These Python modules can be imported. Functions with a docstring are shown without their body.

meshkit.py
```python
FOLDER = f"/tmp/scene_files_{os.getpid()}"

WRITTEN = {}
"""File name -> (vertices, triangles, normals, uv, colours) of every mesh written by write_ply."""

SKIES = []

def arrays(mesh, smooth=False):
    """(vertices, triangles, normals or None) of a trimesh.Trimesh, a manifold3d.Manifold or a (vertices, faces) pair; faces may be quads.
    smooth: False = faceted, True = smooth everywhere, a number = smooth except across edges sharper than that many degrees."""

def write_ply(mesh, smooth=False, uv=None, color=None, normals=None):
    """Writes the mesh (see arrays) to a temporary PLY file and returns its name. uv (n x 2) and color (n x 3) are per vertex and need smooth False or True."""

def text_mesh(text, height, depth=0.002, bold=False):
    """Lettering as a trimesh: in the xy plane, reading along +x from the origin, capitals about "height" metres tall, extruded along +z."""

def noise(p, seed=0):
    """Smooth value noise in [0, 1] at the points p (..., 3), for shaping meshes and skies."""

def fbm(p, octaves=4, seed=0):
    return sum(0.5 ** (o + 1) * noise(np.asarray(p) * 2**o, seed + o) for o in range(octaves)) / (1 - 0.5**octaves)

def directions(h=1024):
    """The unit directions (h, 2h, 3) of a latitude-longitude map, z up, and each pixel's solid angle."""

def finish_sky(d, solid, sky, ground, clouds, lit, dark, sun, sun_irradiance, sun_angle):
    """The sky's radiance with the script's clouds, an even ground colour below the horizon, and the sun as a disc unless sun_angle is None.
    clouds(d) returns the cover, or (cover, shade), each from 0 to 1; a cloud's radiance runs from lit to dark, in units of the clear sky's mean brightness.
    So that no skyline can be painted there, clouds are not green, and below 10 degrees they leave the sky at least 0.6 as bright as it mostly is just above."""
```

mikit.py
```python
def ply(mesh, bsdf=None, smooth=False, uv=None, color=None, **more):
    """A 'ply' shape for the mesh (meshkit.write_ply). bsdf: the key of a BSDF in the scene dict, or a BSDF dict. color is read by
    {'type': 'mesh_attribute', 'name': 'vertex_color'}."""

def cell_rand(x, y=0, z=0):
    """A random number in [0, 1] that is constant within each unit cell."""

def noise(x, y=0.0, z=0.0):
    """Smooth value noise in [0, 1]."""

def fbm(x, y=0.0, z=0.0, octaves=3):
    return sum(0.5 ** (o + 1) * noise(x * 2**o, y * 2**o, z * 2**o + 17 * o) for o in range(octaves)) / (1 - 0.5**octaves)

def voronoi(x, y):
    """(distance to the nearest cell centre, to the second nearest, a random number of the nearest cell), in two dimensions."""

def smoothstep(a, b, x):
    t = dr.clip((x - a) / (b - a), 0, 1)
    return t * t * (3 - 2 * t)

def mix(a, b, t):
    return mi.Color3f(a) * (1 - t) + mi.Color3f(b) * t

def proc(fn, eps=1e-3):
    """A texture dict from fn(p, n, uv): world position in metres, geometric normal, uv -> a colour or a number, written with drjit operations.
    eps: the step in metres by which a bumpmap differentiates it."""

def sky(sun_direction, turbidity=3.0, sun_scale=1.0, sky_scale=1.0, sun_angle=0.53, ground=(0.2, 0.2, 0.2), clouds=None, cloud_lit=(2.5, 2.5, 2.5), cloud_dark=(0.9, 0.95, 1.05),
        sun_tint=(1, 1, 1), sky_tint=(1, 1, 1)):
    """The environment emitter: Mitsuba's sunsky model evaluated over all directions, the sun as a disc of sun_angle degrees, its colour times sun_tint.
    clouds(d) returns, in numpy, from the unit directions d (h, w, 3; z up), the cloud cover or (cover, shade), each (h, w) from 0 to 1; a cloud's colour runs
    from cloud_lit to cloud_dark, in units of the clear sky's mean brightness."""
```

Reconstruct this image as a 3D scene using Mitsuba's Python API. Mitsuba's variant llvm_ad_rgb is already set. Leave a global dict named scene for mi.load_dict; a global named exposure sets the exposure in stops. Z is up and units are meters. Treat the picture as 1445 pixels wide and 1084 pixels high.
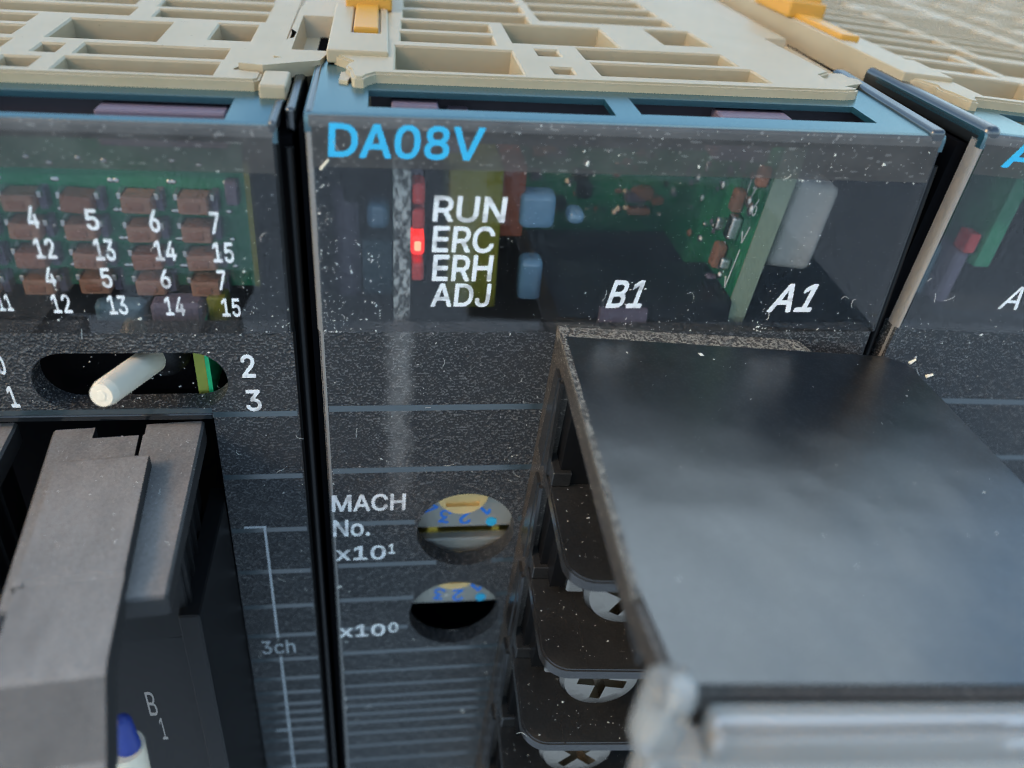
import math, random
import numpy as np, trimesh, mitsuba as mi, drjit as dr
import manifold3d as m3
import mikit, meshkit
from mikit import noise, fbm, smoothstep, mix

random.seed(7)
rng = np.random.default_rng(7)
T = mi.ScalarTransform4f
MM = 0.001            # everything below is written in millimetres and scaled to metres on output

# ---------------------------------------------------------------- camera, sky, exposure
eye = np.array([3.90447612, -42.13799824, 13.00520041]) * MM
scene, labels = {}, {}
exposure = 3.1


def rotvec(v):
    a = np.linalg.norm(v); k = v / a
    K = np.array([[0, -k[2], k[1]], [k[2], 0, -k[0]], [-k[1], k[0], 0]])
    return np.eye(3) + math.sin(a) * K + (1 - math.cos(a)) * K @ K


CAMR = rotvec(np.array([0.59882514, -0.14184098, 0.03391857])) @ np.array([[1, 0, 0], [0, 0, -1], [0, 1, 0]], float)
to_world = np.eye(4)
to_world[:3, 0], to_world[:3, 1], to_world[:3, 2], to_world[:3, 3] = -CAMR[0], -CAMR[1], CAMR[2], eye
scene['camera'] = {'type': 'thinlens', 'to_world': T(to_world.tolist()), 'fov': 61.72287527605573, 'fov_axis': 'x',
                   'aperture_radius': 0.00048, 'focus_distance': 0.0505, 'near_clip': 0.002, 'far_clip': 20.0}
def broken_clouds(d):
    p = d / np.maximum(np.abs(d[..., 2:]) + 0.35, 0.2) * 2.1
    n = meshkit.fbm(p + 11.3, 5, 4)
    cover = np.clip((n - 0.52) / 0.14, 0, 1)
    return cover, np.clip((n - 0.60) / 0.25, 0, 1) * 0.6


scene['sky'] = mikit.sky((-0.74, -0.36, 0.56), turbidity=3, sun_scale=0.13, sun_angle=20, sky_scale=1.0, ground=(0.44, 0.50, 0.55),
                         sun_tint=(1.0, 0.75, 0.45), sky_tint=(1.04, 1.0, 0.90),
                         clouds=broken_clouds, cloud_lit=(1.8, 2.25, 2.6), cloud_dark=(1.15, 1.35, 1.5))

# ---------------------------------------------------------------- materials


def rgb(*c):
    return {'type': 'rgb', 'value': list(c)}


def pr(color, rough, spec=0.5, **k):
    return {'type': 'principled', 'base_color': color if isinstance(color, dict) else rgb(*color), 'roughness': rough, 'specular': spec, **k}


def two(b):
    return {'type': 'twosided', 'bsdf': b}


def bump(b, fn, height, eps):
    return {'type': 'bumpmap', 'arbitrary': mikit.proc(fn, eps), 'scale': height, 'bsdf': b}


def grain(p, n, uv):
    return noise(p.x * 9500, p.y * 9500, p.z * 9500) + 0.6 * noise(p.x * 19000, p.y * 19000, p.z * 19000)


def fine_grain(p, n, uv):
    return noise(p.x * 14000, p.y * 14000, p.z * 14000)


def speck(p, f, cut):
    return smoothstep(cut, cut + 0.1, noise(p.x * f + 31, p.y * f, p.z * f))


def panel_color(p, n, uv):
    peaks = smoothstep(0.85, 1.2, grain(p, n, uv))           # dust caught on the raised grain
    wear = 0.35 + 0.9 * fbm(p.x * 210, p.y * 210, p.z * 140)
    dirt = speck(p, 5200, 0.88) * 0.25
    band = smoothstep(0.0011, 0.0002, dr.abs(p.x - 0.0043 - 0.0004 * noise(p.z * 700))) * smoothstep(-0.0285, -0.018, p.z)
    band = band * (0.35 + fbm(p.x * 2600, p.z * 2600)) * 0.24
    return mix((0.022, 0.024, 0.027), (0.50, 0.50, 0.49), dr.clip(peaks * wear * 0.27 + dirt * wear + band, 0, 1))


def block_color(p, n, uv):
    up = smoothstep(0.2, 0.9, n.z)                            # dust settles on what faces up
    d = speck(p, 6500, 0.80) * 0.20 + smoothstep(0.5, 1.2, grain(p, n, uv)) * (0.05 + 0.05 * up) + 0.05 * fbm(p.x * 400, p.y * 400, p.z * 400)
    return mix((0.022, 0.019, 0.017), (0.55, 0.48, 0.40), dr.clip(d, 0, 1))


def barrier_color(p, n, uv):
    up = smoothstep(0.2, 0.9, n.z)
    d = speck(p, 6500, 0.90) * 0.12 + 0.045 * up * fbm(p.x * 300, p.y * 300, p.z * 300) + 0.02 * noise(p.x * 14000, p.y * 14000, p.z * 14000)
    return mix((0.0125, 0.0125, 0.013), (0.50, 0.48, 0.44), dr.clip(d, 0, 1))


def label_color(p, n, uv):
    smear = fbm(p.x * 180, p.y * 420, 3.0) * fbm(p.x * 900 + 7, p.y * 700, 9.0)
    d = 0.06 + 0.14 * smear + speck(p, 4200, 0.93) * 0.12 + 0.03 * smoothstep(0.7, 1.2, grain(p, n, uv))
    return mix((0.016, 0.016, 0.017), (0.42, 0.42, 0.42), dr.clip(d, 0, 1))


def label_wave(p, n, uv):
    return fbm(p.x * 160, p.y * 160, p.z * 160) + 0.02 * noise(p.x * 9000, p.y * 9000, p.z * 9000)


def beige_color(p, n, uv):
    t = fbm(p.x * 320, p.y * 320, p.z * 320)
    return mix((0.375, 0.300, 0.185), (0.415, 0.340, 0.225), t) * (1 - 0.25 * speck(p, 2600, 0.93))


def sheen_dust_color(p, n, uv):
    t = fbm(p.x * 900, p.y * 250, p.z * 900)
    up = smoothstep(0.5, 0.97, n.z)                           # sky sheen of black plastic painted grey on upward faces, plus dust
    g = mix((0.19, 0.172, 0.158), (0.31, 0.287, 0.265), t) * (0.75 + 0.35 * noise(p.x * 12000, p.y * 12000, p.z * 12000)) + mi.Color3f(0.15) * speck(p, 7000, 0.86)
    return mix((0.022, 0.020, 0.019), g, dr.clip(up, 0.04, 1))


def ink(p, n, uv):
    w = fbm(p.x * 1500, p.y * 1500, p.z * 1500)
    return mix((0.80, 0.80, 0.79), (0.50, 0.49, 0.48), smoothstep(0.52, 0.75, w)) * (1 - 0.4 * speck(p, 9000, 0.86))


def film(p, n, uv):
    a = fbm(p.x * 300, p.y * 300, p.z * 300)
    low = smoothstep(-0.0085, -0.0122, p.z)
    return dr.clip(0.002 + 0.012 * a * a + 0.02 * low * a + speck(p, 7000, 0.90) * 0.22 * a, 0, 1)


def ledge_color(p, n, uv):
    g = smoothstep(0.55, 1.2, grain(p, n, uv))
    return mix((0.05, 0.045, 0.04), (0.40, 0.37, 0.31), g * (0.35 + 0.4 * smoothstep(0.2, 0.8, n.z)))


def edge_color(p, n, uv):
    t = noise(p.x * 4500, p.y * 900, p.z * 1700) * 0.6 + 0.4 * noise(p.x * 9000, p.y * 900, p.z * 4500)
    return mix((0.06, 0.06, 0.055), (0.62, 0.62, 0.58), smoothstep(0.3, 0.75, t))


def board_color(p, n, uv):
    tr = smoothstep(0.62, 0.66, noise(p.y * 1400, p.z * 500)) * 0.6
    return mix((0.010, 0.17, 0.075), (0.03, 0.30, 0.13), tr)


def frost_color(p, n, uv):
    d = speck(p, 5200, 0.80) * 0.35 + 0.18 * fbm(p.x * 700, p.y * 700, p.z * 700)
    return mix((0.060, 0.056, 0.053), (0.5, 0.48, 0.45), dr.clip(d * 0.75, 0, 1))


def glass(t):
    return {'type': 'thindielectric', 'int_ior': 1.5, 'specular_transmittance': rgb(*t)}


B = {
    'panel_black': bump(pr(mikit.proc(panel_color), 0.38, 0.6), grain, 0.00012, 2e-5),
    'gloss_black': pr((0.010, 0.012, 0.014), 0.10, 0.9),
    'stripe_tint': {'type': 'roughplastic', 'diffuse_reflectance': rgb(0.045, 0.065, 0.075), 'int_ior': 2.0, 'alpha': 0.05},  # bluish reflection on the glossy stripes put into the diffuse colour
    'cover_sky_tint': {'type': 'roughplastic', 'diffuse_reflectance': rgb(0.012, 0.050, 0.072), 'int_ior': 2.3, 'alpha': 0.08, 'specular_reflectance': rgb(.80, 1, 1)},  # sky blue reflected by the black lid put into diffuse and specular colour
    'rail': {'type': 'roughplastic', 'diffuse_reflectance': rgb(0.014, 0.017, 0.019), 'int_ior': 2.1, 'alpha': 0.10},
    'edge_highlight_dust': pr((0.20, 0.195, 0.185), 0.28, 0.8),  # pale base paints the bevel highlight, and dust on the panel edge
    'side_black': pr((0.005, 0.005, 0.0055), 0.35, 0.35),
    'void_black': {'type': 'diffuse', 'reflectance': rgb(0.006, 0.006, 0.007)},
    'window_glass': {'type': 'blendbsdf', 'weight': mikit.proc(film), 'first': glass((0.74, 0.74, 0.74)), 'second': two(pr((0.5, 0.49, 0.47), 0.6))},
    'frost': {'type': 'blendbsdf', 'weight': 0.36, 'first': bump(pr(mikit.proc(frost_color), 0.42, 0.5), fine_grain, 0.00002, 2e-5), 'second': glass((0.8, 0.8, 0.8))},
    'block_black': bump(pr(mikit.proc(block_color), 0.36, 0.5), fine_grain, 0.000014, 2e-5),
    'block_smooth': bump(pr(mikit.proc(barrier_color), 0.22, 1.0), fine_grain, 0.000006, 2e-5),
    'label_black': bump({'type': 'roughplastic', 'diffuse_reflectance': mikit.proc(label_color), 'int_ior': 2.3, 'alpha': 0.11, 'nonlinear': True}, label_wave, 0.00025, 1e-4),
    'beige': pr(mikit.proc(beige_color), 0.42, 0.5),
    'yellow': pr((0.55, 0.27, 0.035), 0.40),
    'sheen_dust_plastic': bump(pr(mikit.proc(sheen_dust_color), 0.50, 0.4), fine_grain, 0.000016, 2e-5),
    'ledge': bump(pr(mikit.proc(ledge_color), 0.5, 0.4), grain, 0.00008, 2e-5),
    'dark_plastic': bump(pr((0.008, 0.008, 0.0085), 0.45, 0.25), fine_grain, 0.000012, 2e-5),
    'print_white': pr(mikit.proc(ink), 0.5),
    'print_dim': pr((0.20, 0.20, 0.20), 0.6),
    'print_grey': pr((0.42, 0.45, 0.47), 0.5),
    'print_blue': pr((0.035, 0.46, 0.74), 0.45),
    'blue_ink': pr((0.02, 0.20, 0.75), 0.5),
    'board_green': pr(mikit.proc(board_color), 0.35),
    'board_edge': pr(mikit.proc(edge_color), 0.7),
    'board_edge_pale': pr((0.30, 0.36, 0.24), 0.6),
    'amber': pr((0.36, 0.17, 0.10), 0.35),
    'amber_dark': pr((0.30, 0.115, 0.06), 0.4),
    'solder': {'type': 'roughconductor', 'material': 'Al', 'alpha': 0.28, 'specular_reflectance': rgb(0.85, 0.83, 0.8)},
    'screw_metal': bump({'type': 'roughconductor', 'material': 'Al', 'alpha': 0.20, 'specular_reflectance': rgb(0.42, 0.385, 0.33)}, fine_grain, 0.000012, 2e-5),
    'brass': {'type': 'roughconductor', 'material': 'Au', 'alpha': 0.3, 'specular_reflectance': rgb(0.9, 0.9, 0.85)},
    'red_led': pr((0.60, 0.06, 0.05), 0.3),
    'olive_tape': pr((0.24, 0.22, 0.015), 0.4),
    'rust_tape': pr((0.30, 0.06, 0.02), 0.4),
    'pale_blue': pr((0.20, 0.36, 0.50), 0.12, 1.0),
    'blue_grey': pr((0.10, 0.17, 0.20), 0.4),
    'relay_purple': pr((0.16, 0.125, 0.165), 0.5),
    'relay_dark': pr((0.022, 0.017, 0.024), 0.5),
    'cap_white': pr((0.55, 0.50, 0.44), 0.4),
    'ceramic_orange': pr((0.50, 0.14, 0.03), 0.35),
    'dial_grey': pr((0.30, 0.30, 0.27), 0.35),
    'dial_orange': pr((0.80, 0.55, 0.22), 0.35),
    'lever_cream': pr((0.80, 0.70, 0.54), 0.38),
    'milky': {'type': 'blendbsdf', 'weight': 0.74, 'first': two(pr((0.62, 0.61, 0.57), 0.10, 1.0)), 'second': {'type': 'dielectric', 'int_ior': 1.49}},
    'clear_cover': pr((0.27, 0.265, 0.245), 0.16, 0.9),
    'clear_cover_edge': pr((0.34, 0.35, 0.335), 0.10, 1.0),
    'wire_blue': pr((0.02, 0.045, 0.26), 0.4),
    'ferrule_cream': pr((0.76, 0.66, 0.50), 0.45),
    'dust_pale': pr((0.62, 0.60, 0.55), 0.7),
    'plate_metal': pr((0.2, 0.2, 0.2), 0.5),
}
for k, b in B.items():
    scene['mat_' + k] = b if k in ('window_glass', 'frost', 'milky') else two(b)

# ---------------------------------------------------------------- mesh helpers (mm)


def mesh_of(m):
    if hasattr(m, 'to_mesh'):
        q = m.to_mesh()
        return trimesh.Trimesh(np.array(q.vert_properties[:, :3], float), np.array(q.tri_verts), process=False)
    return m


counts = {}


def key_for(name, parent=None):
    k = (parent + '__' if parent else '') + name
    n = counts.get(k, 0)
    counts[k] = n + 1
    return k if n == 0 else f'{k}_{n:03d}'


def pose(piv=(0, 0, 0), roll=0.0, yaw=0.0):
    a, b = math.radians(roll), math.radians(yaw)
    ry = np.array([[math.cos(a), 0, math.sin(a)], [0, 1, 0], [-math.sin(a), 0, math.cos(a)]])
    rz = np.array([[math.cos(b), -math.sin(b), 0], [math.sin(b), math.cos(b), 0], [0, 0, 1]])
    m = np.eye(4)
    m[:3, :3], m[:3, 3] = rz @ ry, piv
    return m


ID = np.eye(4)


def put(name, mesh, mat, parent=None, M=ID, smooth=30, label=None, **kw):
    k = key_for(name, parent)
    m = mesh_of(mesh).copy()
    m.apply_transform(M)
    m.apply_scale(MM)
    scene[k] = mikit.ply(m, 'mat_' + mat, smooth=smooth, **kw)
    if label:
        labels[k] = {'label': label}
    return k


def thing(name, label, cat, group=None, kind=None):
    k = key_for(name)
    labels[k] = {'label': label, 'category': cat}
    if group:
        labels[k]['group'] = group
    if kind:
        labels[k]['kind'] = kind
    return k


def bx(x0, x1, y0, y1, z0, z1, c=0.0):
    """Box, its edges chamfered by c."""
    if c <= 0:
        return m3.Manifold.cube((x1 - x0, y1 - y0, z1 - z0)).translate((x0, y0, z0))
    c = min(c, (x1 - x0) * .49, (y1 - y0) * .49, (z1 - z0) * .49)
    pts = []
    for i in (0, 1):
        for j in (0, 1):
            for k in (0, 1):
                p = np.array([(x0, x1)[i], (y0, y1)[j], (z0, z1)[k]], float)
                s = np.array([1 - 2 * i, 1 - 2 * j, 1 - 2 * k]) * c
                for ax in range(3):
                    q = p + s
                    q[ax] = p[ax]
                    pts.append(q)
    return m3.Manifold.hull_points(np.array(pts))


def rb(x0, x1, y0, y1, z0, z1, r, seg=20):
    """Box with rounded edges."""
    r = min(r, (x1 - x0) * .49, (y1 - y0) * .49, (z1 - z0) * .49)
    s = m3.Manifold.sphere(r, seg)
    return m3.Manifold.batch_hull([s.translate((x, y, z)) for x in (x0 + r, x1 - r) for y in (y0 + r, y1 - r) for z in (z0 + r, z1 - r)])


def ccw(pts):
    p = np.array(pts, float)
    q = np.roll(p, -1, 0)
    return p if (p[:, 0] * q[:, 1] - p[:, 1] * q[:, 0]).sum() > 0 else p[::-1]


def ext_z(pts, z0, z1):
    return m3.CrossSection([ccw(pts)]).extrude(z1 - z0).translate((0, 0, z0))


def ext_x(yz, x0, x1):
    """Profile of (y, z) points extruded along x."""
    cs = m3.CrossSection([ccw(yz)])
    m = cs.extrude(x1 - x0)
    return m.transform(np.array([[0, 0, 1, x0], [1, 0, 0, 0], [0, 1, 0, 0]], float))


def cyl_y(x, z, r, y0, y1, seg=64, r2=None):
    m = m3.Manifold.cylinder(y1 - y0, r, r if r2 is None else r2, seg)
    return m.transform(np.array([[1, 0, 0, x], [0, 0, 1, y0], [0, -1, 0, z]], float))


def rod(a, b, r0, r1=None, seg=32):
    a, b = np.array(a, float), np.array(b, float)
    d = b - a
    L = np.linalg.norm(d)
    w = d / L
    u = np.cross(w, [0, 0, 1.0] if abs(w[2]) < .9 else [1.0, 0, 0]); u /= np.linalg.norm(u)
    v = np.cross(w, u)
    m = m3.Manifold.cylinder(L, r0, r0 if r1 is None else r1, seg)
    return m.transform(np.column_stack([u, v, w, a]))


def sheet_y(x0, x1, z0, z1, y):
    v = np.array([[x0, y, z0], [x1, y, z0], [x1, y, z1], [x0, y, z1]], float)
    return trimesh.Trimesh(v, [[0, 1, 2], [0, 2, 3]], process=False)


def union(*ms):
    return m3.Manifold.batch_boolean(list(ms), m3.OpType.Add)


TEXT = {}


def letters(txt, xs, zs, lean=0.0, y=-0.004, bold=False, depth=0.02):
    """Lettering on an upright face at y: xs = left and right edge, zs = top and bottom edge, lean = dx per dz."""
    if (txt, bold) not in TEXT:
        TEXT[txt, bold] = meshkit.text_mesh(txt, 1.0, 0.05, bold)
    m = TEXT[txt, bold].copy()
    lo, hi = m.bounds
    v = (m.vertices - lo) / (hi - lo)
    z = zs[1] + v[:, 1] * (zs[0] - zs[1])
    x = xs[0] + v[:, 0] * (xs[1] - xs[0]) + lean * (z - zs[0])
    m.vertices = np.column_stack([x, y - v[:, 2] * depth, z])
    return m


# ---------------------------------------------------------------- the three modules of the rack
STRIPES = [-17.53, -22.35, -26.88, -30.75, -34.19, -37.25, -39.92, -42.14, -43.83, -45.23, -46.29, -47.38, -48.48, -49.89, -51.63, -53.61, -56.0]
POCKETS = [(4.4, 11.6, 6.5, 12.0), (4.7, 10.8, 13.1, 15.7), (4.75, 10.9, 16.5, 19.0), (4.85, 14.2, 19.8, 22.5), (4.9, 14.3, 23.3, 26.0), (4.9, 14.3, 26.9, 29.6),
           (4.9, 14.3, 30.5, 33.2), (4.9, 14.3, 34.1, 36.8), (4.9, 14.3, 37.7, 40.4), (12.0, 19.2, 14.0, 19.6), (13.2, 14.6, 11.0, 12.7), (13.45, 14.65, 6.95, 8.5),
           (16.1, 25.9, 10.6, 13.5), (16.2, 26.4, 7.0, 9.9), (22.8, 26.2, 15.5, 20.0), (15.1, 25.6, 21.1, 23.6), (15.1, 25.6, 24.3, 26.7), (15.1, 25.6, 27.4, 29.8),
           (15.1, 25.6, 30.5, 32.9), (15.1, 25.6, 33.6, 36.0), (15.1, 25.6, 36.7, 39.2)]
POCKETS_R = POCKETS + [(a, a + 9.8, 7.2 + 6.6 * k, 12.0 + 6.6 * k) for k in range(13) for a in (33.6, 45.2, 56.8, 68.4)] + [(27.2, 32.6, 22 + 3.1 * k, 24.4 + 3.1 * k) for k in range(10)] + [(4.9, 25, 41 + 3 * k, 43.3 + 3 * k) for k in range(5)]
POCKETS_LEFT = [(a, b, c + .75, d + .75) for a, b, c, d in [(-13.2, -5.2, 5.3, 7.9), (-13.0, -5.1, 8.6, 11.0), (-15.4, -9.4, 11.9, 17.0), (-6.6, -4.2, 13.0, 17.4), (-15.2, -14.0, 8.6, 10.6), (-16.2, -14.4, 5.5, 7.6),
                (-24, -17, 8.3, 11.2), (-24, -17.4, 12.2, 14.6), (-24, -17.6, 15.4, 17.6), (-24, -12.4, 18.4, 21.0), (-24, -12.8, 21.8, 24.4), (-24, -13, 25.2, 27.8), (-24, -13.2, 28.6, 31.2),
                (-24, -13.4, 32, 34.6), (-10.9, -3.9, 18.4, 20.8), (-11.2, -3.9, 21.6, 24.0), (-11.4, -4, 24.8, 27.2), (-11.6, -4.1, 28, 30.4), (-11.8, -4.2, 31.2, 33.6), (-24, -13.6, 35.4, 38), (-11.9, -4.3, 34.4, 36.8), (-12, -4.3, 37.6, 40)]]


def housing(outline, pockets, z0, z1, taper=None):
    """The vented upper body: a slab with sunk vents whose rims are eased by a small bevel."""
    body = ext_z(outline, z0, z1 - 0.12)
    cs = m3.CrossSection([ccw(outline)])
    inner = cs.offset(-0.12, m3.JoinType.Round)
    top = m3.Manifold.batch_hull([cs.extrude(0.001).translate((0, 0, z1 - 0.121)), inner.extrude(0.001).translate((0, 0, z1 - 0.001))]) if False else inner.extrude(0.121).translate((0, 0, z1 - 0.121))
    body = union(body, top)
    cuts = []
    for x0, x1, y0, y1 in pockets:
        d = 0.14
        lo = bx(x0 + d, x1 - d, y0 + d, y1 - d, z1 - 2.6, z1 - 2.599)
        hi = bx(x0, x1, y0, y1, z1 - 0.12, z1 - 0.119)
        e = 0.10
        rim = bx(x0 - e, x1 + e, y0 - e, y1 + e, z1 + 0.01, z1 + 0.2)
        cuts += [m3.Manifold.batch_hull([lo, hi]), m3.Manifold.batch_hull([hi, rim])]
    body = body - union(*cuts)
    m = mesh_of(body)
    m.merge_vertices()
    if taper is not None:
        m = m.subdivide_to_size(6.0) if False else m
        m.vertices[:, 0] += taper(m.vertices[:, 0], m.vertices[:, 1])
    return m


def taper_mid(x, y):
    return -0.0045 * (x - 9.0) * np.clip(y - 6.0, 0, None)


def lock_tab(parent, M, x0, y0, z):
    """Yellow slide latch: a ridged block with a tongue reaching forward."""
    blk = union(rb(x0 - 0.7, x0 + 2.4, y0 + 6.9, y0 + 13, z, z + 1.25, 0.18), rb(x0 - 0.55, x0 + 2.25, y0 + 7.6, y0 + 12.6, z + 1.0, z + 1.6, 0.18))
    k = put('lock_tab', blk, 'yellow', parent, M, label='yellow sliding lock tab on the beige top')
    put('tongue', rb(x0, x0 + 1.5, y0, y0 + 7.4, z - 0.05, z + 0.42, 0.12), 'yellow', k, M)


def module(label, M, x0, x1, ztop, frost_z, win_z, slots, opts):
    t = thing('control_module', label, 'control module', 'control modules side by side in the rack')
    # upper cover: glossy lid with slots, blue sky reflection put into its colour
    lid = ext_x([(0.28, ztop), (0.09, ztop - 0.07), (0.0, ztop - 0.28), (0.0, ztop - 0.9), (0.45, ztop - 0.9), (0.45, ztop - 0.32), (11.0, ztop - 0.32), (11.0, ztop)], x0, x1)
    lid = lid - bx(x0 + 2.6, x1 - 2.7, 6.6, 12, ztop - 1, ztop + 1)
    for a, b, c, d in slots:
        lid = lid - m3.Manifold.batch_hull([bx(a, b, c, d, ztop - 1.2, ztop - 1.19), bx(a - 0.08, b + 0.08, c - 0.08, d + 0.08, ztop + .05, ztop + .1)])
    put('lid', lid, 'cover_sky_tint', t, M, label='glossy black lid with long slots, sky reflection painted in blue')
    lip = ext_x([(0.10, ztop - 0.06), (0.03, ztop - 0.15), (-0.012, ztop - 0.30), (-0.012, ztop - 0.62), (0.4, ztop - 0.62), (0.4, ztop - 0.10)], x0 + .2, x1 - .2)
    put('lid_edge', lip, 'frost_solid', t, M)
    put('label_band', sheet_y(x0 + .3, x1 - .25, frost_z, ztop - 0.6, -0.004), 'frost', t, M, False, label='frosted dark band under the lid')
    put('window', sheet_y(x0 + .3, x1 - .25, win_z, frost_z, 0.0), 'window_glass', t, M, False, label='smoky clear window')
    for a, b, s in ((x0, x0 + (.34 if M is ID else .24), 1), (x1 - .30, x1, -1)):
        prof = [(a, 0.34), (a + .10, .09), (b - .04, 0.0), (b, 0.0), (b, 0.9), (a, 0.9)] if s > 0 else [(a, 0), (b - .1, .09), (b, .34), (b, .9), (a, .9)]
        put('window_edge', ext_z(prof, win_z, ztop - .5), 'edge_highlight_dust' if s > 0 else 'edge_dark', t, M)
    # sides, back and floor of the shell
    put('side_wall', bx(x0 - .40, x0 + .5, 1.3, 36, -64, ztop - 1.0), 'void_black', t, M)
    put('side_wall', bx(x1 - .5, x1 + .55, 1.3, 36, -64, ztop - 1.0), 'void_black', t, M)
    for xr in ((x1 + .42,) if x0 < -1 else (x1 + .5,) if x0 == 0 and M is ID else ()):
        put('side_rib', m3.Manifold.cylinder(62, .24, .24, 24).translate((xr, .95, -64)), 'side_black', t, M)
    put('back_wall', bx(x0 + .02, x1 - .02, 36, 37, -64, ztop - 2.2), 'void_black', t, M)
    return t


scene['mat_frost_solid'] = two(bump(pr(mikit.proc(frost_color), 0.36, 0.6), fine_grain, 0.000015, 2e-5))


def stripes(parent, M, x0, x1, dz, zs, segs=None):
    for z in zs:
        h = 0.21 if z > -40 else 0.15
        xa = segs(z) if segs else x0
        put('stripe', bx(xa, x1, -0.014, 0.1, z + dz - h, z + dz + h), 'stripe_tint', parent, M, False)


# ---- centre module
mid = module('middle module with blue DA08V lettering above a smoky window', ID, 0.0, 33.7, 0.0, -2.62, -12.2,
             [(3.1, 15.7, 1.5, 4.3), (17.3, 30.5, 1.9, 4.7)], {})
panel = bx(0.06, 33.3, 0.0, 1.25, -64, -12.2, 0.0)
panel = panel - cyl_y(9.0, -27.85, 3.3, -1, 3) - cyl_y(8.5, -36.1, 3.27, -1, 3)
panel = panel - ext_z([(-1, -1), (0.34, -1), (0.34, -.001), (0.10, 0.12), (0.05, 0.4), (-1, .4)], -70, 0)
fp = put('front_panel', panel, 'panel_black', mid, ID, 25, label='grained black front panel with two round holes')
put('panel_edge', ext_z([(0.05, 0.40), (0.07, 0.22), (0.20, 0.03), (0.27, -.008), (0.345, -.008), (0.345, 0.3)], -64, -12.2), 'edge_highlight_dust', mid)
stripes(fp, ID, 0.4, 13.6, 0.0, [z for z in STRIPES if not (-40 < z < -25)])
for z in STRIPES:
    if -40 < z < -25:       # stripes that run into the holes are built in two pieces
        cx, cz, r = (9.0, -27.85, 3.35) if z > -32 else (8.5, -36.1, 3.32)
        w = math.sqrt(max(r * r - (z - cz) ** 2, 0)) + .25 if abs(z - cz) < r + .3 else 0
        if abs(z - cz) < r + .3:
            w = max(w, 1.2)
            put('stripe', bx(.4, cx - w, -.014, .1, z - .2, z + .2), 'stripe_tint', fp, ID, False)
            put('stripe', bx(cx + w, 13.6, -.014, .1, z - .2, z + .2), 'stripe_tint', fp, ID, False)
        else:
            put('stripe', bx(.4, 13.6, -.014, .1, z - .2, z + .2), 'stripe_tint', fp, ID, False)
put('lettering', letters('DA08V', (1.18, 8.83), (-.37, -2.10), .073, -.012, True, .05), 'print_blue', mid, label='bright blue DA08V lettering')
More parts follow.
